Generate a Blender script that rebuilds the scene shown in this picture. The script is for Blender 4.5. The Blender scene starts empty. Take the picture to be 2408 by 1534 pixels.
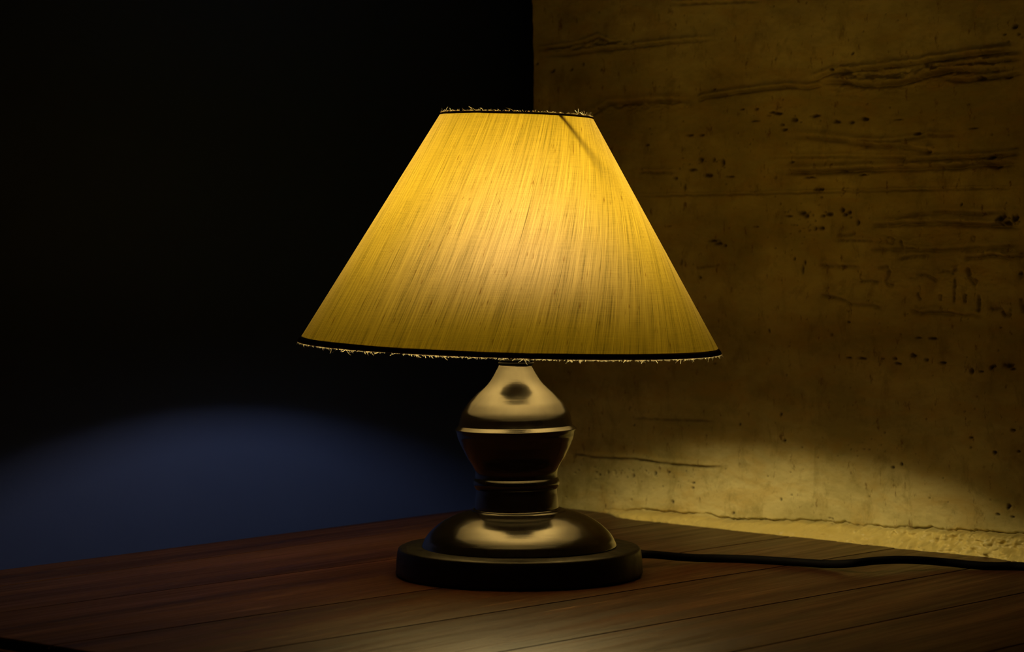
import bpy, math, random
import numpy as np
from mathutils import Vector, Matrix

random.seed(7); RNG = np.random.default_rng(7)
C = bpy.context.scene.collection

# ------------------------------------------------------------------ camera, world, exposure
F_PX, HORIZON, CAM_D, CAM_H = 5700.0, 580.0, 1.444, 0.196
PITCH = math.atan((767 - HORIZON) / F_PX)
cam_d = bpy.data.cameras.new('camera'); cam = bpy.data.objects.new('camera', cam_d); C.objects.link(cam)
cam.location = (-0.0035, -CAM_D, CAM_H)
cam.rotation_euler = (math.pi/2 - PITCH, 0, 0)
cam_d.sensor_width = 36; cam_d.lens = 36*F_PX/2408; cam_d.clip_start = 0.01
cam_d.dof.use_dof = True; cam_d.dof.focus_distance = 1.42; cam_d.dof.aperture_fstop = 16
bpy.context.scene.camera = cam
w = bpy.data.worlds.new('night'); bpy.context.scene.world = w; w.use_nodes = True
w.node_tree.nodes['Background'].inputs[0].default_value = (0.02, 0.03, 0.06, 1)
w.node_tree.nodes['Background'].inputs[1].default_value = 0.003
vs = bpy.context.scene.view_settings
vs.view_transform = 'Standard'; vs.look = 'None'; vs.exposure = 0.0; vs.gamma = 1.0; vs.use_curve_mapping = False
BULB_STRENGTH = 150.0
BULB_COLOUR = (1.0, 0.80, 0.36)

# ------------------------------------------------------------------ measured frames
CAMP = np.array([-0.0035, -CAM_D, CAM_H])
def ray(px, py):
    x = (px-1204)/F_PX; y = -(py-767)/F_PX
    return np.array([x, math.cos(PITCH)+y*math.sin(PITCH), -math.sin(PITCH)+y*math.cos(PITCH)])
def ground(px, py, z=0.0):
    d = ray(px, py); return CAMP + d*(z-CAMP[2])/d[2]
A0 = np.array([-0.31376407, 0.01921824, 0.0])          # a point at the foot of the blue wall
U = np.array([0.63559284, 0.77202444, 0.0])            # along the blue wall towards the corner
N = np.array([0.77202444, -0.63559284, 0.0])           # away from the blue wall
W0 = np.array([0.0113, 0.3830, 0.0])                   # left end of the plaster wall
WD = np.array([0.3191-0.0872, 0.0774-0.3081, 0.0]); WD /= np.linalg.norm(WD)
WN = np.array([WD[1], -WD[0], 0.0])                    # plaster wall normal, towards the lamp
if WN @ (np.zeros(3)-W0) < 0: WN = -WN
def on_wall(px, py):                                   # measured spot -> (a, z) on the plaster wall
    d = ray(px, py); t = ((W0-CAMP) @ WN)/(d @ WN); p = CAMP + d*t
    return float((p-W0) @ WD), float(p[2])

# ------------------------------------------------------------------ helpers
def mesh_obj(name, verts, faces, mat=None, parent=None, smooth=True):
    me = bpy.data.meshes.new(name); me.from_pydata([tuple(v) for v in verts], [], faces); me.update()
    if smooth: me.polygons.foreach_set('use_smooth', [True]*len(me.polygons))
    o = bpy.data.objects.new(name, me); C.objects.link(o)
    if mat: me.materials.append(mat)
    if parent: o.parent = parent
    return o
def empty(name, loc, label, cat, rotz=0):
    o = bpy.data.objects.new(name, None); C.objects.link(o); o.location = loc; o.rotation_euler = (0, 0, rotz)
    o.empty_display_size = .05; o['label'] = label; o['category'] = cat
    return o
def catmull(pts, n=6):
    P = [np.array(p, float) for p in pts]; P = [2*P[0]-P[1]] + P + [2*P[-1]-P[-2]]; out = []
    for i in range(1, len(P)-2):
        for k in range(n):
            t = k/n; a, b, c, d = P[i-1], P[i], P[i+1], P[i+2]
            out.append(.5*((2*b)+(c-a)*t+(2*a-5*b+4*c-d)*t*t+(3*b-a-3*c+d)*t**3))
    out.append(P[-2]); return out
def lathe(name, segs, mat, parent=None, n=160, smooth_n=6, rfun=None):
    """segs: list of profile runs [(r,z)...]; each run is smoothed, joints between runs stay sharp"""
    prof = []
    for s in segs:
        c = catmull(s, smooth_n) if len(s) > 2 else [np.array(p, float) for p in s]
        prof += c
    V = []; Fc = []
    for j, (r, z) in enumerate(prof):
        for i in range(n):
            a = 2*math.pi*i/n; rr = max(r, 1e-5)
            if rfun: rr = rr*rfun(a, z)
            V.append((rr*math.cos(a), rr*math.sin(a), z))
    for j in range(len(prof)-1):
        for i in range(n):
            k = (i+1) % n; Fc.append((j*n+i, j*n+k, (j+1)*n+k, (j+1)*n+i))
    o = mesh_obj(name, V, Fc, mat, parent)
    import bmesh
    bm = bmesh.new(); bm.from_mesh(o.data); bmesh.ops.remove_doubles(bm, verts=bm.verts, dist=1e-6)
    bmesh.ops.recalc_face_normals(bm, faces=bm.faces)
    for e in bm.edges:
        if len(e.link_faces) == 2 and e.calc_face_angle(0) > math.radians(38): e.smooth = False
    bm.to_mesh(o.data); bm.free()
    return o
def tube(pts, r, nseg=8, V=None, Fc=None, taper=None):
    own = V is None
    if own: V, Fc = [], []
    pts = [Vector(p) for p in pts]; base = len(V); up = Vector((0.13, 0.2, 1)).normalized()
    for i, p in enumerate(pts):
        t = (pts[min(i+1, len(pts)-1)]-pts[max(i-1, 0)]).normalized()
        if abs(t.dot(up)) > .95: up = Vector((1, 0.1, 0))
        s = t.cross(up).normalized(); q = s.cross(t).normalized()
        rr = r*(taper(i/(len(pts)-1)) if taper else 1)
        for k in range(nseg):
            a = 2*math.pi*k/nseg; V.append(tuple(p + s*math.cos(a)*rr + q*math.sin(a)*rr))
    for i in range(len(pts)-1):
        for k in range(nseg):
            m = (k+1) % nseg; b = base+i*nseg
            Fc.append((b+k, b+m, b+nseg+m, b+nseg+k))
    Fc.append(tuple(base+k for k in range(nseg))[::-1]); Fc.append(tuple(base+(len(pts)-1)*nseg+k for k in range(nseg)))
    return V, Fc
def box(x0, x1, y0, y1, z0, z1, V, Fc):
    b = len(V); V += [(x0,y0,z0),(x1,y0,z0),(x1,y1,z0),(x0,y1,z0),(x0,y0,z1),(x1,y0,z1),(x1,y1,z1),(x0,y1,z1)]
    Fc += [(b,b+3,b+2,b+1),(b+4,b+5,b+6,b+7),(b,b+1,b+5,b+4),(b+1,b+2,b+6,b+5),(b+2,b+3,b+7,b+6),(b+3,b,b+4,b+7)]

# ------------------------------------------------------------------ materials
class Mat:
    def __init__(s, name):
        s.m = bpy.data.materials.new(name); s.m.use_nodes = True; s.t = s.m.node_tree
        s.b = s.t.nodes['Principled BSDF']; s.out = s.t.nodes['Material Output']
    def n(s, t, **kw):
        n = s.t.nodes.new(t)
        for k, v in kw.items():
            if k.startswith('i_'): n.inputs[k[2:].replace('_', ' ')].default_value = v
            else: setattr(n, k, v)
        return n
    def l(s, a, b): s.t.links.new(a, b)
    def mapping(s, src, scale, rot=(0,0,0)):
        m = s.n('ShaderNodeMapping'); m.inputs['Scale'].default_value = scale; m.inputs['Rotation'].default_value = rot
        s.l(src, m.inputs['Vector']); return m.outputs[0]
    def noise(s, vec, scale=1, detail=4, rough=.55, dist=0):
        n = s.n('ShaderNodeTexNoise'); n.inputs['Scale'].default_value = scale; n.inputs['Detail'].default_value = detail
        n.inputs['Roughness'].default_value = rough; n.inputs['Distortion'].default_value = dist
        s.l(vec, n.inputs['Vector']); return n.outputs['Fac']
    def ramp(s, fac, stops):
        r = s.n('ShaderNodeValToRGB'); e = r.color_ramp.elements
        while len(e) < len(stops): e.new(.5)
        for i, (p, c) in enumerate(stops):
            e[i].position = p; e[i].color = (c, c, c, 1) if isinstance(c, (int, float)) else (*c, 1)
        s.l(fac, r.inputs[0]); return r.outputs[0]
    def mix(s, fac, a, b, mode='MIX'):
        m = s.n('ShaderNodeMix', data_type='RGBA', blend_type=mode)
        for v, i in ((fac, 0), (a, 6), (b, 7)):
            if isinstance(v, (int, float)): m.inputs[i].default_value = v
            elif isinstance(v, tuple): m.inputs[i].default_value = (*v, 1)
            else: s.l(v, m.inputs[i])
        return m.outputs[2]
    def math(s, op, a, b=0.0):
        m = s.n('ShaderNodeMath', operation=op)
        for i, v in enumerate((a, b)):
            if isinstance(v, (int, float)): m.inputs[i].default_value = v
            else: s.l(v, m.inputs[i])
        return m.outputs[0]
    def bump(s, h, strength, dist, normal=None):
        b = s.n('ShaderNodeBump'); b.inputs['Strength'].default_value = strength; b.inputs['Distance'].default_value = dist
        s.l(h, b.inputs['Height'])
        if normal: s.l(normal, b.inputs['Normal'])
        return b.outputs[0]
    def coord(s, w='Object'): return s.n('ShaderNodeTexCoord').outputs[w]

def simple(name, col, rough=.5, metal=0, spec=.5):
    M = Mat(name); M.b.inputs['Base Color'].default_value = (*col, 1); M.b.inputs['Roughness'].default_value = rough
    M.b.inputs['Metallic'].default_value = metal; M.b.inputs['Specular IOR Level'].default_value = spec
    return M

# dark lacquered turned finish
M = simple('dark_lacquer', (0.006, 0.0045, 0.003), .2); co = M.coord()
ring = M.noise(M.mapping(co, (3, 3, 1500)), 1, 3, .6)
ring2 = M.noise(M.mapping(co, (12, 12, 260)), 1, 2, .6)
lump = M.noise(co, 60, 2, .5)
M.l(M.bump(ring, .09, .0004, M.bump(ring2, .12, .0006, M.bump(lump, .08, .002))), M.b.inputs['Normal'])
M.l(M.ramp(M.noise(co, 90, 5, .6), [(.3, .15), (.75, .27)]), M.b.inputs['Roughness'])
M.b.inputs['Specular IOR Level'].default_value = 1.0
M.b.inputs['Coat Weight'].default_value = .35; M.b.inputs['Coat Roughness'].default_value = .1
lacquer = M.m
M = simple('black_base', (0.003, 0.0027, 0.002), .45, spec=.3); co = M.coord()
M.l(M.ramp(M.noise(co, 120, 4), [(.3, .33), (.7, .52)]), M.b.inputs['Roughness'])
M.l(M.bump(M.noise(co, 700, 3), .12, .0004), M.b.inputs['Normal'])
base_mat = M.m
plastic_m = simple('black_plastic', (0.003, 0.003, 0.003), .6, spec=.2); M = plastic_m
M.l(M.bump(M.noise(M.coord(), 500, 2), .1, .0003), M.b.inputs['Normal']); black_plastic = M.m
M = simple('cord_rubber', (0.002, 0.002, 0.004), .75, spec=.08)
M.l(M.bump(M.noise(M.coord(), 900, 2), .1, .0003), M.b.inputs['Normal']); cord_mat = M.m
M = simple('wire_steel', (.25, .22, .18), .4, 1); wire_mat = M.m

# silk shade: threads run in the uv map (u around, v along the slope), both in metres
M = Mat('slubbed_silk'); uv = M.n('ShaderNodeUVMap'); uv.uv_map = 'UVMap'; co = uv.outputs[0]
fine = M.noise(M.mapping(co, (2300, 34, 1)), 1, 2, .5)
mid = M.noise(M.mapping(co, (620, 7, 1)), 1, 4, .65)
broad = M.noise(M.mapping(co, (70, 4, 1)), 1, 3, .55)
weft = M.noise(M.mapping(co, (60, 2200, 1)), 1, 2, .5)
slub = M.ramp(M.noise(M.mapping(co, (560, 85, 1)), 1, 2, .5), [(.66, 0.0), (.76, 1.0)])
slub2 = M.ramp(M.noise(M.mapping(co, (900, 26, 1)), 1, 3, .5), [(.60, 0.0), (.74, 1.0)])
v = M.math('ADD', M.math('MULTIPLY', fine, .62), M.math('MULTIPLY', mid, .52))
v = M.math('ADD', v, M.math('MULTIPLY', broad, .20)); v = M.math('ADD', v, M.math('MULTIPLY', weft, .18))
v = M.ramp(v, [(.56, .42), (.76, .98), (.95, 1.36)])
v = M.mix(M.math('MULTIPLY', slub, .75), v, (.34, .17, .06))
v = M.mix(M.math('MULTIPLY', slub2, .42), v, (.45, .27, .12))
tc = M.mix(1.0, v, (.102, .070, .0035), 'MULTIPLY')
tr = M.n('ShaderNodeBsdfTranslucent'); df = M.n('ShaderNodeBsdfDiffuse'); mx = M.n('ShaderNodeMixShader')
M.l(tc, tr.inputs['Color']); M.l(M.mix(1.0, v, (.50, .40, .24), 'MULTIPLY'), df.inputs['Color'])
bmp = M.bump(M.math('ADD', mid, weft), .25, .0003); M.l(bmp, df.inputs['Normal'])
mx.inputs[0].default_value = .5; M.l(tr.outputs[0], mx.inputs[2]); M.l(df.outputs[0], mx.inputs[1])
rf = M.n('ShaderNodeBsdfRefraction'); rf.inputs['IOR'].default_value = 2.1; rf.inputs['Roughness'].default_value = 1.0
M.l(M.mix(1.0, v, (1.0, .74, .80), 'MULTIPLY'), rf.inputs['Color'])
m2 = M.n('ShaderNodeMixShader'); m2.inputs[0].default_value = .0055; M.l(mx.outputs[0], m2.inputs[1]); M.l(rf.outputs[0], m2.inputs[2]); M.l(m2.outputs[0], M.out.inputs[0])
silk = M.m
# hem bands: same cloth folded several times, nearly opaque
M = Mat('folded_hem'); co = M.coord(); nb = M.noise(M.mapping(co, (400, 400, 200)), 1, 3)
tr = M.n('ShaderNodeBsdfTranslucent'); df = M.n('ShaderNodeBsdfDiffuse'); mx = M.n('ShaderNodeMixShader')
M.l(M.mix(nb, (.003, .0010, .0), (.014, .0050, .0004)), tr.inputs[0]); M.l(M.mix(nb, (.05, .02, .004), (.11, .05, .012)), df.inputs[0])
M.l(df.outputs[0], mx.inputs[1]); M.l(tr.outputs[0], mx.inputs[2]); M.l(mx.outputs[0], M.out.inputs[0]); hem_mat = M.m
rim_mat = hem_mat.copy(); rim_mat.name = 'folded_rim'
for n_ in rim_mat.node_tree.nodes:
    if n_.type == 'BSDF_TRANSLUCENT':
        for l_ in list(n_.inputs[0].links): rim_mat.node_tree.links.remove(l_)
        n_.inputs[0].default_value = (.030, .020, .001, 1)
M = Mat('frayed_fibre'); tr = M.n('ShaderNodeBsdfTranslucent'); df = M.n('ShaderNodeBsdfDiffuse'); mx = M.n('ShaderNodeMixShader')
tr.inputs[0].default_value = (.95, .85, .6, 1); df.inputs[0].default_value = (.95, .85, .6, 1)
M.l(tr.outputs[0], mx.inputs[1]); M.l(df.outputs[0], mx.inputs[2]); M.l(mx.outputs[0], M.out.inputs[0]); fibre = M.m
# bulb
M = Mat('bulb_glow'); M.b.inputs['Base Color'].default_value = (.8, .8, .75, 1)
M.b.inputs['Emission Color'].default_value = (*BULB_COLOUR, 1); M.b.inputs['Emission Strength'].default_value = BULB_STRENGTH
bulb_mat = M.m

# blue paint
M = simple('blue_paint', (.02, .032, .10), .6, spec=.1); co = M.coord()
M.l(M.mix(M.noise(M.mapping(co, (6, 6, 3)), 1, 5, .6), (.010, .020, .125), (.014, .028, .160)), M.b.inputs['Base Color'])
M.l(M.bump(M.noise(co, 260, 4), .12, .001, M.bump(M.noise(co, 22, 3), .15, .004)), M.b.inputs['Normal']); blue = M.m

# yellow plaster (object coords: x along, z up)
M = simple('yellow_plaster', (.6, .48, .18), .75, spec=.3); co = M.coord()
at = M.n('ShaderNodeAttribute', attribute_name='darken'); pit = at.outputs['Fac']
n1 = M.noise(M.mapping(co, (9, 9, 16)), 1, 6, .65)
n2 = M.noise(M.mapping(co, (60, 60, 40)), 1, 6, .7, .4)
n3 = M.noise(M.mapping(co, (22, 22, 60)), 1, 5, .65, .8)
n4 = M.noise(M.mapping(co, (160, 160, 70)), 1, 4, .7)
c = M.mix(M.ramp(n1, [(.40, 0.), (.60, 1.)]), (.43, .375, .15), (.70, .62, .31))
c = M.mix(M.ramp(n3, [(.46, 0.), (.74, .55)]), c, (.56, .37, .08))
c = M.mix(M.ramp(n2, [(.52, 0.), (.72, .75)]), c, (.30, .24, .07))
c = M.mix(M.ramp(n4, [(.60, 0.), (.70, .8)]), c, (.20, .12, .03))
lp_ = M.n('ShaderNodeAttribute', attribute_name='lip').outputs['Fac']
c = M.mix(M.math('MULTIPLY', lp_, .75), c, M.mix(n2, (.60, .46, .12), (.78, .65, .26)))  # lip tint: yellower, with the light it catches put into the colour
M.l(M.mix(lp_, (.78, .78, .78), (.36, .36, .36)), M.b.inputs['Roughness'])
c = M.mix(pit, c, (.035, .018, .008))  # dark brown in the pits, grooves and lip crack
M.l(c, M.b.inputs['Base Color'])
M.l(M.bump(n4, .3, .0008, M.bump(n2, .35, .002)), M.b.inputs['Normal']); plaster = M.m

# wood (local x along the planks, y across)
M = simple('dark_wood', (.08, .03, .015), .4); co = M.coord()
pl = M.n('ShaderNodeAttribute', attribute_name='plank'); ofs = M.n('ShaderNodeCombineXYZ')
M.l(M.math('MULTIPLY', pl.outputs['Fac'], 3.7), ofs.inputs[0]); M.l(M.math('MULTIPLY', pl.outputs['Fac'], 1.3), ofs.inputs[2])
add = M.n('ShaderNodeVectorMath', operation='ADD'); M.l(co, add.inputs[0]); M.l(ofs.outputs[0], add.inputs[1]); cw = add.outputs[0]
g1 = M.noise(M.mapping(cw, (2.2, 46, 20)), 1, 6, .62, .5)
g2 = M.noise(M.mapping(cw, (7, 170, 60)), 1, 5, .72, .3)
g3 = M.noise(M.mapping(cw, (1.5, 9, 9)), 1, 4, .6, .5)
c = M.mix(M.ramp(g1, [(.35, 0.), (.68, 1.)]), (.024, .009, .006), (.080, .031, .014))
c = M.mix(M.ramp(g2, [(.44, 0.), (.66, .6)]), c, (.022, .009, .006))
c = M.mix(M.ramp(g3, [(.55, 0.), (.75, .55)]), c, (.095, .039, .015))
speck = M.ramp(M.noise(co, 420, 1, .5), [(.79, 0.), (.82, 1.)])
c = M.mix(M.math('MULTIPLY', speck, .7), c, (.4, .33, .22))
at = M.n('ShaderNodeAttribute', attribute_name='scuff')
sc = M.math('MULTIPLY', at.outputs['Fac'], M.ramp(M.noise(M.mapping(cw, (14, 190, 40)), 1, 5, .7, .3), [(.38, 0.), (.62, 1.)]))
c = M.mix(M.math('MULTIPLY', sc, .85), c, (.022, .012, .008))
scr = M.ramp(M.noise(M.mapping(cw, (16, 260, 60)), 1, 4, .7, .2), [(.60, 0.), (.70, 1.)])
c = M.mix(M.math('MULTIPLY', scr, M.math('ADD', M.math('MULTIPLY', at.outputs['Fac'], .75), .16)), c, (.30, .17, .08))
M.l(c, M.b.inputs['Base Color'])
M.l(M.mix(M.math('MULTIPLY', sc, .5), M.ramp(g2, [(.35, .32), (.65, .48)]), (.7, .7, .7)), M.b.inputs['Roughness'])
M.b.inputs['Specular Tint'].default_value = (1, .84, .58, 1); M.b.inputs['Specular IOR Level'].default_value = .13
M.l(M.bump(g2, .30, .0006, M.bump(g1, .25, .0015)), M.b.inputs['Normal']); wood = M.m
M = simple('floor_board', (.03, .018, .01), .6); M.l(M.mix(M.noise(M.mapping(M.coord(), (3, 30, 1)), 1, 5), (.02, .012, .008), (.05, .03, .016)), M.b.inputs['Base Color']); floor_mat = M.m

# ------------------------------------------------------------------ setting
FLOOR_Z = -0.74
V, Fc = [], []; box(-3, 3, -3, 3, -.05, 0, V, Fc); o = mesh_obj('floor', V, Fc, floor_mat, smooth=False)
o.location = (0, 0, FLOOR_Z); o['kind'] = 'structure'
# blue wall: a slab, local x along U, front face at local y = 0
V, Fc = [], []; box(-2.4, .95, -.12, 0, FLOOR_Z, 1.9, V, Fc)
o = mesh_obj('wall_left', V, Fc, blue, smooth=False); o['kind'] = 'structure'
BM = Matrix(((U[0], N[0], 0, A0[0]), (U[1], N[1], 0, A0[1]), (0, 0, 1, 0), (0, 0, 0, 1)))
# U x N must be a proper rotation
if BM.to_3x3().determinant() < 0:
    for vv in o.data.vertices: vv.co.y *= -1
    BM = Matrix(((U[0], -N[0], 0, A0[0]), (U[1], -N[1], 0, A0[1]), (0, 0, 1, 0), (0, 0, 0, 1))); YS = -1
    o.data.flip_normals()
else: YS = 1
o.matrix_world = BM

# ---- plaster wall, relief modelled in the mesh
def vnoise(x, y, seed):
    r = np.random.default_rng(seed); T = r.random((257, 257)); xi = np.floor(x).astype(int); yi = np.floor(y).astype(int)
    fx = x-xi; fy = y-yi; fx = fx*fx*(3-2*fx); fy = fy*fy*(3-2*fy); a = xi % 256; b = yi % 256
    return (T[a, b]*(1-fx)+T[a+1, b]*fx)*(1-fy)+(T[a, b+1]*(1-fx)+T[a+1, b+1]*fx)*fy
def fbm(x, y, seed, oc=4, g=.5):
    s = 0; w_ = 1; t = 0
    for k in range(oc): s = s+w_*(vnoise(x*2**k, y*2**k, seed+k)-.5)*2; t += w_; w_ *= g
    return s/t
def sstep(e0, e1, x):
    t = np.clip((x-e0)/(e1-e0), 0, 1); return t*t*(3-2*t)
ST = .0006
xa = np.concatenate([np.arange(0, .475, ST), .475+np.cumsum(np.linspace(.002, .11, 24))])
za = np.concatenate([FLOOR_Z+np.linspace(0, .72, 12), np.arange(-.004, .41, ST), .41+np.cumsum(np.linspace(.002, .11, 26))])
Xg, Zg = np.meshgrid(xa, za, indexing='ij'); D = np.zeros_like(Xg); P = np.zeros_like(Xg)
D += .0022*fbm(Xg*14, Zg*20, 11, 4) + .0007*fbm(Xg*60, Zg*120, 31, 4, .6) + .0009*fbm(Xg*5, Zg*5, 51, 2)
PXM = .00031                                            # metres per measured unit on this wall
def seg_dist(pts, wob=.0007, seed=0):
    q = [on_wall(*p) for p in pts]; best = np.full(Xg.shape, 1e9); side = np.zeros_like(Xg); tt = np.zeros_like(Xg)
    a0 = min(p[0] for p in q)-.02; a1 = max(p[0] for p in q)+.02; z0 = min(p[1] for p in q)-.02; z1 = max(p[1] for p in q)+.02
    ia = np.searchsorted(xa, [a0, a1]); iz = np.searchsorted(za, [z0, z1]); sl = (slice(ia[0], ia[1]), slice(iz[0], iz[1]))
    X = Xg[sl]; Z = Zg[sl] + wob*fbm(X*170, Z_*90, 77+seed, 3, .6) if False else Zg[sl]+wob*fbm(Xg[sl]*150, Zg[sl]*60, 77+seed, 3, .65)
    X = X + wob*.6*fbm(Xg[sl]*120, Zg[sl]*120, 99+seed, 3)
    b = np.full(X.shape, 1e9); s = np.zeros(X.shape); t_ = np.zeros(X.shape); L = len(q)-1
    for i in range(L):
        (ax, az), (bx, bz) = q[i], q[i+1]; dx, dz = bx-ax, bz-az; l2 = dx*dx+dz*dz+1e-12
        t = np.clip(((X-ax)*dx+(Z-az)*dz)/l2, 0, 1); ex = X-(ax+t*dx); ez = Z-(az+t*dz); d = np.hypot(ex, ez)
        m = d < b; b[m] = d[m]; s[m] = ((dx*ez-dz*ex)*(1 if abs(dx) > abs(dz)*.5 and dx > 0 else 1))[m]; t_[m] = ((i+t)/L)[m]
    return sl, b, np.sign(s), t_
def groove(pts, w=4, depth=.0016, lip=.6, fade=.12, step=0.0, darken=.25, wob=.0007, seed=0):
    sl, b, s, t = seg_dist(pts, wob, seed); wd = w*PXM
    env = sstep(0, fade, t)*sstep(0, fade, 1-t) if fade > 0 else np.ones_like(t)
    env = env*(.65+.7*vnoise(t*23+seed*3.1, t*0+seed, 5)); g = np.exp(-(b/wd)**2)
    D[sl] -= depth*g*env
    up = np.where(s > 0, 1, 0); D[sl] += depth*lip*env*np.exp(-((b-2.0*wd)/(1.6*wd))**2)*up     # raised lip above
    P[sl] = np.maximum(P[sl], darken*g*env*1.0)  # darker colour along the groove line
def rough_band(pts, w, amp, seed):
    sl, b, s, t = seg_dist(pts, .001, seed); env = np.exp(-(b/(w*PXM))**2)*sstep(0, .15, t)*sstep(0, .15, 1-t)
    D[sl] += env*1.5*amp*fbm(Xg[sl]*150, Zg[sl]*420, seed+200, 4, .6)
GR = [
 ([(1560,12),(1700,6),(1800,2)],3,.0010,.5),
 ([(1252,133),(1340,128),(1390,121),(1440,116),(1500,110),(1560,103),(1610,98),(1700,92)],3.5,.0018,.7),
 ([(1254,118),(1330,108),(1380,99),(1408,88),(1440,99)],3,.0013,.8),
 ([(1365,277),(1400,262),(1430,245),(1500,241),(1570,238),(1640,242)],5,.0014,.7),
 ([(1640,236),(1660,230),(1740,218),(1860,204),(1900,208),(1935,202)],3.5,.0022,.7),
 ([(1920,194),(1965,193),(2000,197),(2060,204),(2120,197),(2180,178),(2240,166),(2320,168),(2408,158)],5,.0028,.9),
 ([(1900,192),(1950,174),(2050,162),(2130,152),(2200,142),(2300,128),(2408,117)],4,.0020,1.0),
 ([(2180,160),(2260,150),(2330,146),(2408,138)],3.5,.0016,1.0),
 ([(2200,188),(2280,190),(2350,180),(2408,172)],4,.0018,.4),
 ([(1850,322),(1920,325),(1990,335),(2060,345),(2130,345),(2175,355),(2200,364)],5,.0016,.8),
 ([(2000,332),(2100,333),(2180,320),(2260,318)],3,.0009,.8),
 ([(1800,370),(1980,368),(2130,371),(2128,388),(2110,392)],2.5,.0010,.6),
 ([(1820,405),(1930,405),(2050,400),(2200,397),(2300,390),(2408,385)],5,.0030,.7),
 ([(2130,377),(2240,372),(2330,370),(2408,360)],3.5,.0016,.8),
 ([(1500,406),(1540,406),(1600,407)],3,.0012,.5),
 ([(1490,462),(1600,460),(1760,457),(2050,450),(2250,446),(2420,443)],1.7,.0022,.3),
 ([(2040,531),(2110,529),(2180,526),(2300,531),(2420,535)],4.5,.0026,.6),
 ([(2100,514),(2160,504),(2210,500),(2300,504),(2380,500)],4,.0014,.5),
 ([(2040,587),(2110,587),(2200,590),(2320,583),(2420,580)],4,.0014,.6),
 ([(2110,611),(2150,604),(2190,601)],4,.0014,.5),
 ([(2260,608),(2300,607),(2335,601),(2370,609),(2420,604)],4,.0022,.8),
 ([(1922,625),(1960,628),(2025,629)],4,.0018,.5),
 ([(2016,661),(2040,662),(2066,663)],3.5,.0015,.5),
 ([(2062,631),(2084,629),(2092,640),(2082,660),(2090,670),(2102,671)],3.5,.0015,.3),
 ([(2150,647),(2175,648),(2208,663)],3.5,.0015,.4),
 ([(2210,637),(2240,640),(2256,632)],3.5,.0015,.4),
 ([(2248,645),(2245,690),(2243,715)],3.5,.0014,.2),
 ([(2276,624),(2282,652),(2292,670),(2297,655)],4,.0018,.2),
 ([(2271,690),(2269,716)],4,.0018,.2), ([(2302,690),(2303,738)],3.5,.0018,.2),
 ([(2158,685),(2164,708)],3.5,.0014,.2), ([(2212,692),(2212,710)],3.5,.0012,.2),
 ([(1925,697),(1950,699),(1985,708),(2000,717),(2050,720),(2080,731)],4,.0018,.6),
 ([(2135,726),(2165,738),(2195,735),(2240,738),(2270,743),(2315,745)],4,.0020,.6),
 ([(2320,728),(2355,728),(2362,740),(2380,740)],4,.0018,.4), ([(2398,640),(2408,655)],5,.002,.2), ([(2400,700),(2408,740)],5,.002,.2),
 ([(1330,1068),(1400,1078),(1500,1082),(1580,1092),(1640,1098),(1705,1100)],3,.0014,.8),
 ([(1480,984),(1560,987),(1700,993)],3,.0008,.6),
 ([(1960,566),(2000,564),(2060,568)],3,.0009,.5), ([(1640,632),(1700,622)],3,.0006,.3),
 ([(2081,560),(2087,572),(2100,573),(2104,562),(2094,558),(2082,560)],2,.0009,.2),
 ([(2117,563),(2121,575),(2125,584)],2.5,.0015,.2), ([(2285,555),(2284,567),(2292,568),(2292,557),(2285,555)],2,.0009,.2),
 ([(1960,555),(2000,552),(2012,546)],4,.0012,.3),
]
for k, g in enumerate(GR): groove(g[0], g[1], g[2]*1.2, g[3]*1.15, seed=k, fade=(.12 if len(g[0]) > 3 else .18), darken=.45)
for k, (pts, w_, am) in enumerate([([(1254,120),(1400,105),(1500,108)],16,.0018), ([(1930,190),(2100,178),(2408,145)],28,.0026), ([(1400,255),(1640,240)],14,.0016),
      ([(2120,385),(2408,375)],18,.0018), ([(2000,340),(2200,345)],14,.0012), ([(2060,520),(2408,525)],16,.0015), ([(2000,640),(2408,660)],60,.0010), ([(2000,560),(2300,565)],25,.0008)]):
    rough_band(pts, w_, am, k)
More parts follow.
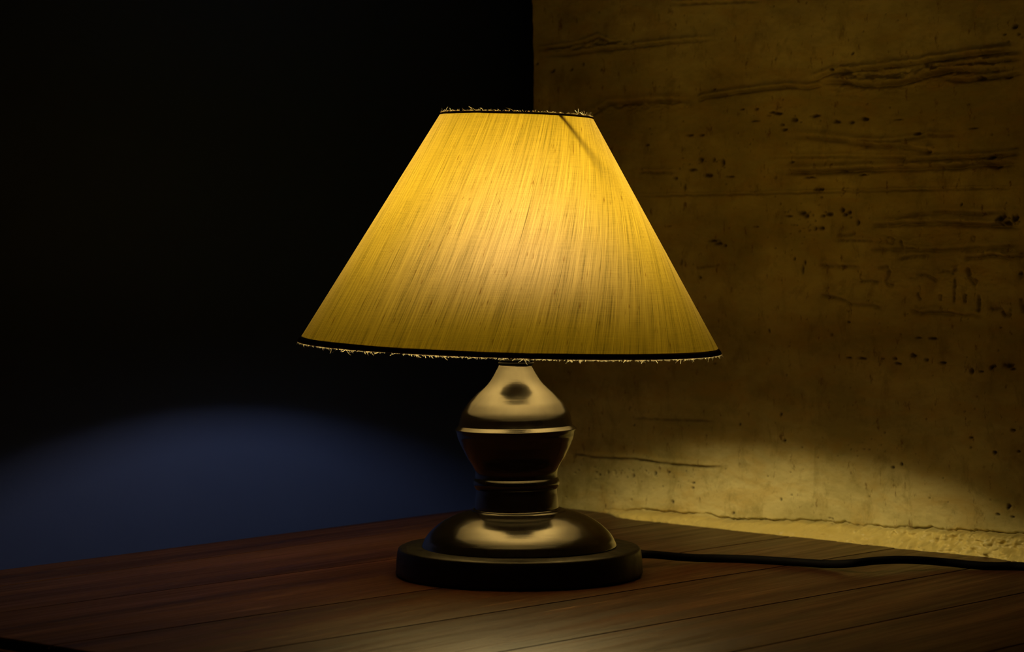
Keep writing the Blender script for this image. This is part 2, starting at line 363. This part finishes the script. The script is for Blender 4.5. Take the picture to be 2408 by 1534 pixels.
# pits: (px, py, rx, ry)
PT = []
for x, y, rx, ry in [(1048,530,8,5),(1118,527,8,7),(1195,545,13,6),(1218,551,14,7),(1392,562,18,7),(1298,580,12,9),(1250,628,10,6),(1240,606,8,5),(1570,593,12,7),(1497,590,16,7),(1635,575,14,7),(790,655,15,6),
     (848,653,10,6),(946,788,8,16),(845,776,12,12),(905,775,8,9),(880,850,20,9),(805,823,16,7),(1370,861,22,5),(1418,919,20,9),(1520,829,20,6),(1628,846,18,6),(1898,648,15,7),(1945,738,12,8),
     (1480,338,8,7),(1578,258,6,6),(1352,12,4,6),(2365,128,9,9),(2313,165,5,5),(2332,200,5,5),(2385,165,5,5),(2400,180,5,4),(116,340,11,8),(38,308,8,7),(272,312,5,9),(212,335,8,6),(355,335,4,7),
     (910,435,9,5),(1335,1035,16,9),(1352,1046,10,10),(1462,1039,13,8),(1431,1048,7,7),(1525,1019,8,10),(1540,1040,8,8),(1558,1030,9,8),(1425,1106,12,9),(1396,1110,6,9),(1603,1078,6,14),
     (2107,992,4,9),(905,1168,20,7),(930,1182,18,8),(958,1190,8,6),(1300,1256,5,8),(1346,1272,4,12),(1336,1306,4,18),(748,1272,4,14),(838,1346,7,7),(585,703,8,6),(1205,860,4,6),(2200,380,18,10),
     (2337,376,12,7),(2290,810,15,8),(2265,765,13,9),(985,857,20,4),(1110,587,15,4),(768,910,5,16),(725,865,8,8),(242,95,2,14),(718,118,3,7),(1283,785,9,6),(1797,580,16,3),(2165,622,15,4),
     (1322,1122,5,5),(1270,1048,14,4),(1115,1100,9,4),(690,1095,10,3),(1100,1100,4,4),(2310,1050,14,22),(2330,1085,20,14),(2370,1060,10,18)]:
    PT.append((1240+x/2.0616, y/2.0616, rx/2.0616, ry/2.0616))
for x, y, rx, ry in [(975,665,5,10),(1418,615,7,6),(1322,685,5,8),(895,672,4,5),(2322,862,22,12),(2345,880,12,8),(1895,708,18,6),(1815,705,12,5),(1785,805,14,12),(1490,820,18,8),(1420,817,12,5),(1700,850,16,8),
     (1680,822,10,8),(1610,820,8,5),(1862,828,8,8),(1950,845,14,6),(2110,890,8,14),(2165,893,10,5),(2222,872,10,10),(2240,865,8,8),(1045,1137,6,9),(1075,912,4,6),(668,850,8,5),(2280,40,14,20)]:
    PT.append((1400+x/2.389, 500+y/2.389, rx/2.389, ry/2.389))
for x, y in [(1362,1108),(1402,1112),(1410,1118),(1430,1112),(1448,1115),(1488,1108),(1490,1120),(1520,1108),(1543,1114),(1575,1112),(1632,1136),(1630,1148),(1486,1176),(1583,1180),(1837,1176),(1724,1208),(1948,1220),(1955,1222),(2100,1100),(2120,1092),(2285,1030),(2340,1065),(2370,1195),(2372,1190),(2345,1211),(2380,1216),(2395,1062),(1490,1000),(1740,999),(1845,1037),(2383,1012)]:
    PT.append((x, y, 2.2+random.random()*1.6, 2+random.random()*2.5))
for k in range(170):
    PT.append((random.uniform(1260, 2400), random.uniform(10, 1190), random.uniform(.8, 2.0), random.uniform(.8, 2.0)))
for cx, cy, n_, sx, sy in [(1900,510,26,60,30),(1890,530,14,30,25),(2370,520,14,22,10),(1660,385,16,50,18),(1850,285,12,60,18),(1480,1115,24,90,10),(1390,1100,10,30,10),(2050,1045,14,30,18)]:
    for k in range(n_): PT.append((random.gauss(cx, sx), random.gauss(cy, sy), random.uniform(.8, 2.6), random.uniform(.8, 2.4)))
for px, py, rx, ry in PT:
    ca, cz = on_wall(px, py); rx *= .00042; ry *= .00030                 # foreshortened along the wall
    ia = np.searchsorted(xa, [ca-rx*3, ca+rx*3]); iz = np.searchsorted(za, [cz-ry*3, cz+ry*3]); sl = (slice(ia[0], ia[1]), slice(iz[0], iz[1]))
    if Xg[sl].size == 0: continue
    X = Xg[sl]+rx*.5*fbm(Xg[sl]*500, Zg[sl]*500, 9, 2); Z = Zg[sl]+ry*.5*fbm(Xg[sl]*500, Zg[sl]*500, 19, 2)
    q = np.exp(-(((X-ca)/rx)**2+((Z-cz)/ry)**2)**1.6)
    D[sl] -= min(.0022, .0016*min(1, (rx+ry)/.003)+.0004)*q; P[sl] = np.maximum(P[sl], q*(.95 if rx*ry > 9e-7 else .6))
# broken foot and the lumpy plaster lip along the table
crack = [on_wall(*p) for p in [(1405,1200),(1429,1201),(1470,1201),(1520,1201),(1570,1203),(1595,1206),(1660,1212),(1723,1222),(1760,1222),(1850,1224),(1944,1229),(2036,1237),(2100,1242),(2151,1243),(2240,1247),(2300,1252),(2420,1257)]]
ca_ = [c[0] for c in crack]+[2.5]; cz_ = [c[1] for c in crack]+[crack[-1][1]]
zc = np.interp(Xg, ca_, cz_) + .0012*fbm(Xg*120, Zg*0+3, 61, 3, .7) + .0005*fbm(Xg*420, Zg*0+5, 67, 2)
low = [on_wall(*p) for p in [(1250,1172),(1314,1177),(1353,1184),(1393,1196),(1423,1204.5),(1453,1213),(1477,1216)]]
zb = np.interp(Xg, [l_[0] for l_ in low], [max(0, l_[1]) for l_ in low]); lowa = low[-1][0]
lipon = sstep(on_wall(1415,1200)[0], on_wall(1500,1200)[0], Xg)
below = sstep(0, .0016, zc-Zg)
lump = .0075*fbm(Xg*34, Zg*90, 71, 4, .6) + .0036*np.abs(fbm(Xg*140, Zg*260, 75, 3, .6)) + .0016*fbm(Xg*260, Zg*420, 81, 2)
size = .35+.65*sstep(on_wall(1900,1200)[0], on_wall(2150,1230)[0], Xg)
D += lipon*below*(.0035 + .0125*sstep(.012, -.001, Zg) + lump*size)*sstep(-.02, -.001, Zg)
gl = np.exp(-((Zg-zc)/.0008)**2)*lipon; D -= gl*.0036*(.4+.9*vnoise(Xg*90, Xg*0, 3)); P = np.maximum(P, gl*.35*vnoise(Xg*60, Xg*0, 13))
def smooth1(X, xp, fp):
    q = np.linspace(xp[0]-.02, xp[-1]+.03, 400); f = np.interp(q, xp, fp); k = np.hanning(91); k /= k.sum()
    f = np.convolve(np.pad(f, 45, mode='edge'), k, 'valid'); return np.interp(X, q, f)
pxs = [1240, 1265, 1290, 1320, 1353, 1393, 1423, 1460, 1510]; ts = [.007, .008, .008, .008, .007, .005, .003, .001, .0]
rec = smooth1(Xg, [on_wall(p, 1200)[0] for p in pxs], ts) * np.clip(1-.75*Zg/.4, 0, 1) * sstep(-.5, 0, Zg)
REC = rec; D -= .709*rec
Apos = Xg - .705*REC + np.where(Xg < .002, .0006*fbm(Zg*130, Zg*0+1, 87, 4, .6) + .0003, 0)
pos = W0[None, None, :] + Apos[..., None]*WD + D[..., None]*WN; pos[..., 2] = Zg
na, nz = Xg.shape
back = W0 + WN*(-.13) + np.zeros((nz, 3)); back = back + 0; back[:, 2] = za
allp = np.concatenate([pos.reshape(-1, 3), back])
idx = np.arange(na*nz).reshape(na, nz)
quads = np.stack([idx[:-1, :-1], idx[1:, :-1], idx[1:, 1:], idx[:-1, 1:]], -1).reshape(-1, 4)
bi = na*nz+np.arange(nz); q2 = np.stack([bi[:-1], idx[0, :-1], idx[0, 1:], bi[1:]], -1)
quads = np.concatenate([quads, q2])
# local frame: x along the wall, y = minus normal, z up
loc = allp - W0; L = np.stack([loc @ WD, -(loc @ WN), loc[:, 2]], -1)
me = bpy.data.meshes.new('wall_right'); me.vertices.add(len(L)); me.vertices.foreach_set('co', L.astype(np.float32).ravel())
me.loops.add(quads.size); me.loops.foreach_set('vertex_index', quads.astype(np.int32).ravel())
me.polygons.add(len(quads)); me.polygons.foreach_set('loop_start', (np.arange(len(quads))*4).astype(np.int32))
me.update(calc_edges=True); me.validate()
me.polygons.foreach_set('use_smooth', np.concatenate([np.ones(len(quads)-len(q2), bool), np.zeros(len(q2), bool)]))
lat = me.attributes.new('lip', 'FLOAT', 'POINT'); lat.data.foreach_set('value', np.concatenate([(lipon*below).ravel(), np.zeros(nz)]).astype(np.float32))
dat = me.attributes.new('darken', 'FLOAT', 'POINT'); dat.data.foreach_set('value', np.concatenate([P.ravel(), np.zeros(nz)]).astype(np.float32))
me.materials.append(plaster); wr = bpy.data.objects.new('wall_right', me); C.objects.link(wr); wr['kind'] = 'structure'
WY = -WN
wr.matrix_world = Matrix(((WD[0], WY[0], 0, W0[0]), (WD[1], WY[1], 0, W0[1]), (0, 0, 1, 0), (0, 0, 0, 1)))
print('WALL det', wr.matrix_world.to_3x3().determinant(), 'blue', YS)

# ------------------------------------------------------------------ table (local x = along planks from A0, y = across*YS)
table = empty('wooden_table', (0, 0, 0), 'dark reddish brown plank table pushed into the corner, carrying the lamp', 'table')
table.matrix_world = Matrix.Translation((0, 0, FLOOR_Z)) @ BM
LZ = -FLOOR_Z
X0 = -.16; DMAX = .78
grooves = [(.0559, -.002), (.1410, .044), (.2505, .06), (.336, .065), (.4262, .065), (.509, .05), (.60, .05), (.69, .05)]
stations = list(np.linspace(0, 1, 61))
cols = []   # (d0, slope, dz, plank)
cols.append((.0005, 0, 0, 0)); gw, gd = .0009, .0024
for k, (g0, sl_) in enumerate(grooves):
    for dd, dz in ((-gw, 0), (-.8*gw, -gd), (.8*gw, -gd), (gw, 0)):
        cols.append((g0+dd, sl_, dz, k if dd < 0 else k+1))
    nxt = grooves[k+1][0] if k+1 < len(grooves) else DMAX
    for f in (.25, .5, .75): cols.append((g0+(nxt-g0)*f, sl_, 0, k+1))
cols.append((DMAX, 0, 0, len(grooves)))
def xend(d): return .4893-.094*d + (.046 if d < .105 else .0)
V, Fc, PL, SC = [], [], [], []
for ci, (d0, sl_, dz, pk) in enumerate(cols):
    ring_ = []
    for s in stations:
        d = d0; x = X0+(xend(d0)-X0)*s; d = d0+sl_*x
        ring_.append((x, d, dz))
    xe = X0; dd = d0+sl_*X0                                  # rounded nose, then a lower lip moulding
    nose = [(xe-.0008, dd, dz-.0002), (xe-.0022, dd, -.0010+dz*.3), (xe-.0030, dd, -.0024), (xe-.0032, dd, -.0040), (xe-.0105, dd, -.0044), (xe-.0120, dd, -.0050),
            (xe-.0128, dd, -.0064), (xe-.0128, dd, -.0200), (xe-.0115, dd, -.0220), (xe+.002, dd, -.0225)]
    row = nose[::-1]+ring_+[(ring_[-1][0], ring_[-1][1], -.0225)]
    for (x, d, z) in row:
        V.append((x, d*YS, z+LZ)); PL.append(float(pk)); 
        SC.append(float(math.exp(-((d-.338-.065*x)/.028)**2)*math.exp(-((x-.12)/.16)**2)))
nr = len(row)
for ci in range(len(cols)-1):
    for j in range(nr-1):
        a = ci*nr+j; Fc.append((a, a+1, a+nr+1, a+nr) if YS > 0 else (a, a+nr, a+nr+1, a+1))
for ci in (0, len(cols)-1):
    Fc.append(tuple(ci*nr+j for j in range(nr)))
for ci in range(len(cols)-1):
    a = ci*nr; Fc.append((a, a+nr, a+nr+nr-1, a+nr-1))
top = mesh_obj('table_top', V, Fc, wood, table, smooth=False)
import bmesh
bm = bmesh.new(); bm.from_mesh(top.data); bmesh.ops.recalc_face_normals(bm, faces=bm.faces)
for e in bm.edges:
    if len(e.link_faces) == 2 and e.calc_face_angle(0) > math.radians(30): e.smooth = False
bm.to_mesh(top.data); bm.free()
for nm, arr in (('plank', PL), ('scuff', SC)):
    at_ = top.data.attributes.new(nm, 'FLOAT', 'POINT'); at_.data.foreach_set('value', np.array(arr, np.float32))
def yb(y0, y1): return (min(y0*YS, y1*YS), max(y0*YS, y1*YS))
V, Fc = [], []
for (x0, x1, y0, y1) in [(X0+.02, X0+.04, .05, .72), (.38, .40, .05, .72), (X0+.04, .38, .05, .07), (X0+.04, .38, .70, .72)]:
    box(x0, x1, *yb(y0, y1), LZ-.10, LZ-.0225, V, Fc)
mesh_obj('apron', V, Fc, wood, table, smooth=False)
for x in (X0+.035, .375):
    for y in (.065, .705):
        V, Fc = [], []
        for z, h in ((LZ-.0225, .022), (LZ-.12, .022), (0, .014)):
            V += [(x-h, y*YS-h, z), (x+h, y*YS-h, z), (x+h, y*YS+h, z), (x-h, y*YS+h, z)]
        for j in (0, 4):
            for i in range(4): k = (i+1) % 4; Fc.append((j+i, j+4+i, j+4+k, j+k))
        Fc += [(0, 1, 2, 3), (8, 11, 10, 9)]
        mesh_obj('leg', V, Fc, wood, table, smooth=False)

# ------------------------------------------------------------------ lamp
lamp = empty('table_lamp', (0, 0, 0), 'lit table lamp with yellow silk cone shade and dark turned base on the table', 'lamp')
S = 1/3948.0
def zz(y): return (1354-y)*S
AX = (1218,)
def place(o, px, tilt=0.0, pivot_z=0.0):
    o.rotation_euler = (0, tilt, 0)
    o.location = ((px-1218)*S - math.sin(tilt)*pivot_z, 0, pivot_z-math.cos(tilt)*pivot_z)
# base disc
bd = lathe('base_plate', [[(0, .0), (.070, .0)], [(.070, .0), (.0728, .0006), (.0738, .0022)], [(.0738, .0022), (.0734, .009), (.0729, .0135)],
     [(.0729, .0135), (.0723, .0158), (.0708, .0168)], [(.0708, .0168), (.0600, .0170)], [(.0600, .0170), (0, .0170)]], base_mat, lamp)
place(bd, 1221.5)
TILT = -.014
def prof(rows, ax=None): return [(h*S, zz(y)) for h, y in rows]
dome = lathe('base_dome', [[(229*S, .0168), (230*S, zz(1285)), (226*S, zz(1276)), (221*S, zz(1266)), (208*S, zz(1250)), (185*S, zz(1231)), (163*S, zz(1219)), (140*S, zz(1210)), (112*S, zz(1203.5))],
     [(112*S, zz(1203.5)), (108*S, zz(1200.5)), (100*S, zz(1199.5))], [(100*S, zz(1199.5)), (.01, zz(1199.5))]], lacquer, lamp, smooth_n=10)
place(dome, 1221, TILT*.5, .019)
# stem: waist, bead, cup
stem = lathe('stem', [[(100*S, zz(1204)), (105*S, zz(1201)), (104*S, zz(1198)), (98.5*S, zz(1196.5))],
     prof([(98.5,1196.5),(98.6,1190),(98,1180),(96.6,1168),(95.5,1160),(95,1151)]), prof([(95,1151),(99,1146),(101.6,1138),(100.5,1130),(97.2,1124)]),
     prof([(97.2,1124),(97,1113),(100,1102),(107,1089),(116,1074.5),(123,1060),(129.5,1047),(134,1036),(137.5,1027),(139,1019),(141,1012)])], lacquer, lamp, smooth_n=8)
place(stem, 1213.5, TILT, .075)
bell = lathe('upper_bell', [prof([(142.5,1012),(143,1009.5),(140,1006.5),(134,1001)]), prof([(134,1001),(132,992),(130.5,982),(126.5,970),(119,958),(111.5,948),(102,938),(90,926),(77,914.5),(66,903.5),(57,892),(49.5,880),(43,869),(39,861)]),
     prof([(39,861),(37,859),(30,859)])], lacquer, lamp, smooth_n=10)
place(bell, 1213, TILT, .09)
# socket with ribs
rows = [(.0094, zz(861))]
z = zz(860)
segs = [[(.0090, zz(860)-.001), (.0096, zz(858))]]
zc0 = zz(858); k = 0
while zc0 < .146:
    segs.append([(.0096, zc0), (.0106, zc0+.0006), (.0106, zc0+.0013), (.0097, zc0+.0018)]); zc0 += .0018
segs.append([(.0097, zc0), (.0097, zc0+.002)])
sock = lathe('socket', segs, black_plastic, lamp, n=64, smooth_n=3); place(sock, 1214)
# shade position
SH = (-.0049, 0, .1375)
SHX, SHY = .009, .030
shade = empty('lamp_shade', SH, '', ''); shade.name = 'shade'
del shade['label']; del shade['category']
bpy.data.objects.remove(shade)
RB, RT, HS = .1250, .0452, .1362
def cone_r(z): return RB+(RT-RB)*z/HS
# outer cloth, thin, with threads mapped into uv
NA, NH = 256, 40; V, Fc, UV = [], [], []
PH0 = math.radians(-90-0) ; phi0 = math.radians(-48)
for j in range(NH+1):
    for i in range(NA+1):
        a = -math.pi/2 + (i/NA-.5)*2*math.pi                # starts and ends at the back
        z = HS*j/NH; r = cone_r(z)*(1+.0012*math.sin(3*a+.6)*(1-j/NH) + .0006*math.sin(11*a))
        V.append((r*math.cos(a), r*math.sin(a), z))
        s = (RT/(RB-RT)*HS + (HS-z))/math.cos(math.atan((RB-RT)/HS))
        ph = a+math.pi/2-phi0
        UV.append((ph*.497*(s/.2)**.55*.2, s))
for j in range(NH):
    for i in range(NA):
        a = j*(NA+1)+i; Fc.append((a, a+1, a+NA+2, a+NA+1))
shade = mesh_obj('shade', V, Fc, silk, lamp)
uvl = shade.data.uv_layers.new(name='UVMap')
for lp in shade.data.loops: uvl.data[lp.index].uv = UV[lp.vertex_index]
shade.location = SH; shade.rotation_euler = (SHX, SHY, 0)
# hems
def band(name, z0, z1, off, jag, seed, mat=None):
    V, Fc = [], []; n = 720; rr = random.Random(seed); hv = 0; tgt = 0
    for i in range(n):
        a = 2*math.pi*i/n
        if i % 18 == 0: tgt = rr.uniform(-jag, jag)
        hv += (tgt-hv)*.25; zt = z1+hv+rr.uniform(-1, 1)*jag*.15
        if z1 < z0: pass
        for (z, o_) in ((z0, -.0005), (z0, off*.7), ((z0+zt)/2, off), (zt, off*.6), (zt, -.0005)):
            r = cone_r(z)+o_; V.append((r*math.cos(a), r*math.sin(a), z))
    for i in range(n):
        k = (i+1) % n
        for j in range(4): Fc.append((i*5+j, k*5+j, k*5+j+1, i*5+j+1))
    return mesh_obj(name, V, Fc, mat or hem_mat, shade)
b1 = band('lower_hem', -.0012, .0011, .0007, .0003, 3); b1['label'] = 'dark brown folded hem'
b2 = band('upper_hem', HS+.0003, HS-.0008, .0005, .0001, 5, rim_mat); b2['label'] = 'dark olive hem'
# frayed fibres
def fray(name, z, sgn, n, lmax, seed):
    rr = random.Random(seed); V, Fc = [], []
    cl = [rr.uniform(0, 2*math.pi) for _ in range(n//9)]
    for i in range(n):
        a = rr.choice(cl)+rr.gauss(0, .008) if rr.random() < .7 else rr.uniform(0, 2*math.pi)
        long_ = rr.random() < .05
        ln = lmax*(rr.uniform(.5, 1.0) if long_ else .10+.28*rr.random()**1.6); r = cone_r(z)+rr.uniform(-.0007, .0005)
        lean = rr.gauss(0, 1.3); out = rr.gauss(0, .7); curl = rr.gauss(0, 2.2)
        p = Vector((r*math.cos(a), r*math.sin(a), z)); t = Vector((-math.sin(a), math.cos(a), 0)); ro = Vector((math.cos(a), math.sin(a), 0)); pts = [p]
        for k in range(5):
            d = (Vector((0, 0, sgn))+t*(lean+curl*k/4)+ro*out).normalized(); p = p+d*ln/5; pts.append(p)
        w_ = .000075 if rr.random() < .8 else .00013; b = len(V); side = (t*math.cos(lean*.6)+Vector((0, 0, 1))*math.sin(-lean*.6*sgn)).normalized()
        for k, q in enumerate(pts): V.extend([tuple(q-side*w_*(1-.1*k)), tuple(q+side*w_*(1-.1*k))])
        for k in range(5): Fc.append((b+2*k, b+2*k+1, b+2*k+3, b+2*k+2))
    o = mesh_obj(name, V, Fc, fibre, shade); o['kind'] = 'stuff'; return o
f1 = fray('frayed_threads', -.0012, -1, 3400, .0044, 21); f1['label'] = 'cream frayed threads under the lower rim'
f2 = fray('frayed_threads', HS+.0006, 1, 1150, .0040, 22); f2['label'] = 'cream frayed threads on the upper rim'
# wire frame: two rings, two arms to a clip ring round the bulb
V, Fc = [], []
for R_, z in ((RB-.0016, .0012), (RT-.0016, HS-.0012)):
    tube([(R_*math.cos(2*math.pi*i/96), R_*math.sin(2*math.pi*i/96), z) for i in range(97)], .0009, 6, V, Fc)
O = Vector((.0049, 0, .185-.1375))
def shade_pt(phi, z): r = cone_r(z)-.0018; return Vector((r*math.sin(phi), -r*math.cos(phi), z))
P1 = shade_pt(math.radians(33), HS-.0012); P2 = shade_pt(math.radians(58), HS-.048)
def comb(a, b): return O + (P1-O)*a + (P2-O)*b
arm = [comb(1, 0), comb(.74, .22), comb(.50, .42), comb(.28, .56), comb(.14, .58), comb(.08, .48), comb(.08, .40)]
for rot in (0, 1):
    pl_ = [Vector(q) for q in catmull([tuple(p) for p in arm], 5)]
    if rot: pl_ = [Vector((2*O.x-p.x, 2*O.y-p.y, p.z)) for p in pl_]; pl_[0] = Vector((-P1.x, -P1.y, P1.z))
    tube(pl_, .0013, 8, V, Fc)
clipz = comb(.08, .40)
cr = math.hypot(clipz.x-O.x, clipz.y-O.y)
tube([(O.x+cr*math.cos(2*math.pi*i/64), O.y+cr*math.sin(2*math.pi*i/64), clipz.z) for i in range(65)], .0009, 6, V, Fc)
wf = mesh_obj('wire_frame', V, Fc, wire_mat, shade)
# LED bulb: opaque housing below, glowing dome above
hous = lathe('bulb', [[(.0095, .1455), (.0125, .1475)], [(.0125, .1475), (.0190, .1510), (.0260, .1570), (.0320, .1640), (.0340, .1700)], [(.0340, .1700), (.0340, .1750), (.0300, .1785), (.0250, .1785)]], black_plastic, lamp, n=64)
place(hous, 1215); hous['label'] = 'black lower housing of the light bulb'
glow = lathe('bulb_diffuser', [[(.0268, .0), (.0285, .006), (.0288, .0125), (.0270, .0215), (.0220, .029), (.0140, .0345), (.0060, .0368), (0, .0372)]], bulb_mat, hous, n=48)
glow.location = (0, 0, .1785); glow['label'] = 'glowing warm white globe'
# cord: leaves the back right of the base, runs right over the table
CR = .0025
pts_px = [(1505,1302,.0085),(1540,1305,.007),(1622,1312,.0035),(1690,1313.5,CR),(1760,1315.5,CR),(1850,1321,CR),(1944,1327,CR+.0006),(2000,1325.5,CR+.003),(2050,1320,CR+.004),(2105,1317,.0068),(2160,1318,.0060),(2220,1322.5,.0040),(2312,1331,CR),(2408,1333,CR),(2500,1346,CR),(2600,1364,CR)]
cp = [ground(x, y, z) for x, y, z in pts_px]
start = [np.array([.045, .052, .0095]), np.array([.060, .066, .0095])]
cp = start+cp+[np.array(q) for q in [(.455, -.135, CR), (.480, -.172, CR), (.498, -.200, CR)]]
cpx = []
for p in cp: cpx.append(p)
endd = cpx[-1]
V, Fc = tube(catmull(cpx, 8), CR, 14)
cord = mesh_obj('power_cord', V, Fc, cord_mat, lamp)
print('CORD', [tuple(np.round(p, 3)) for p in cpx])
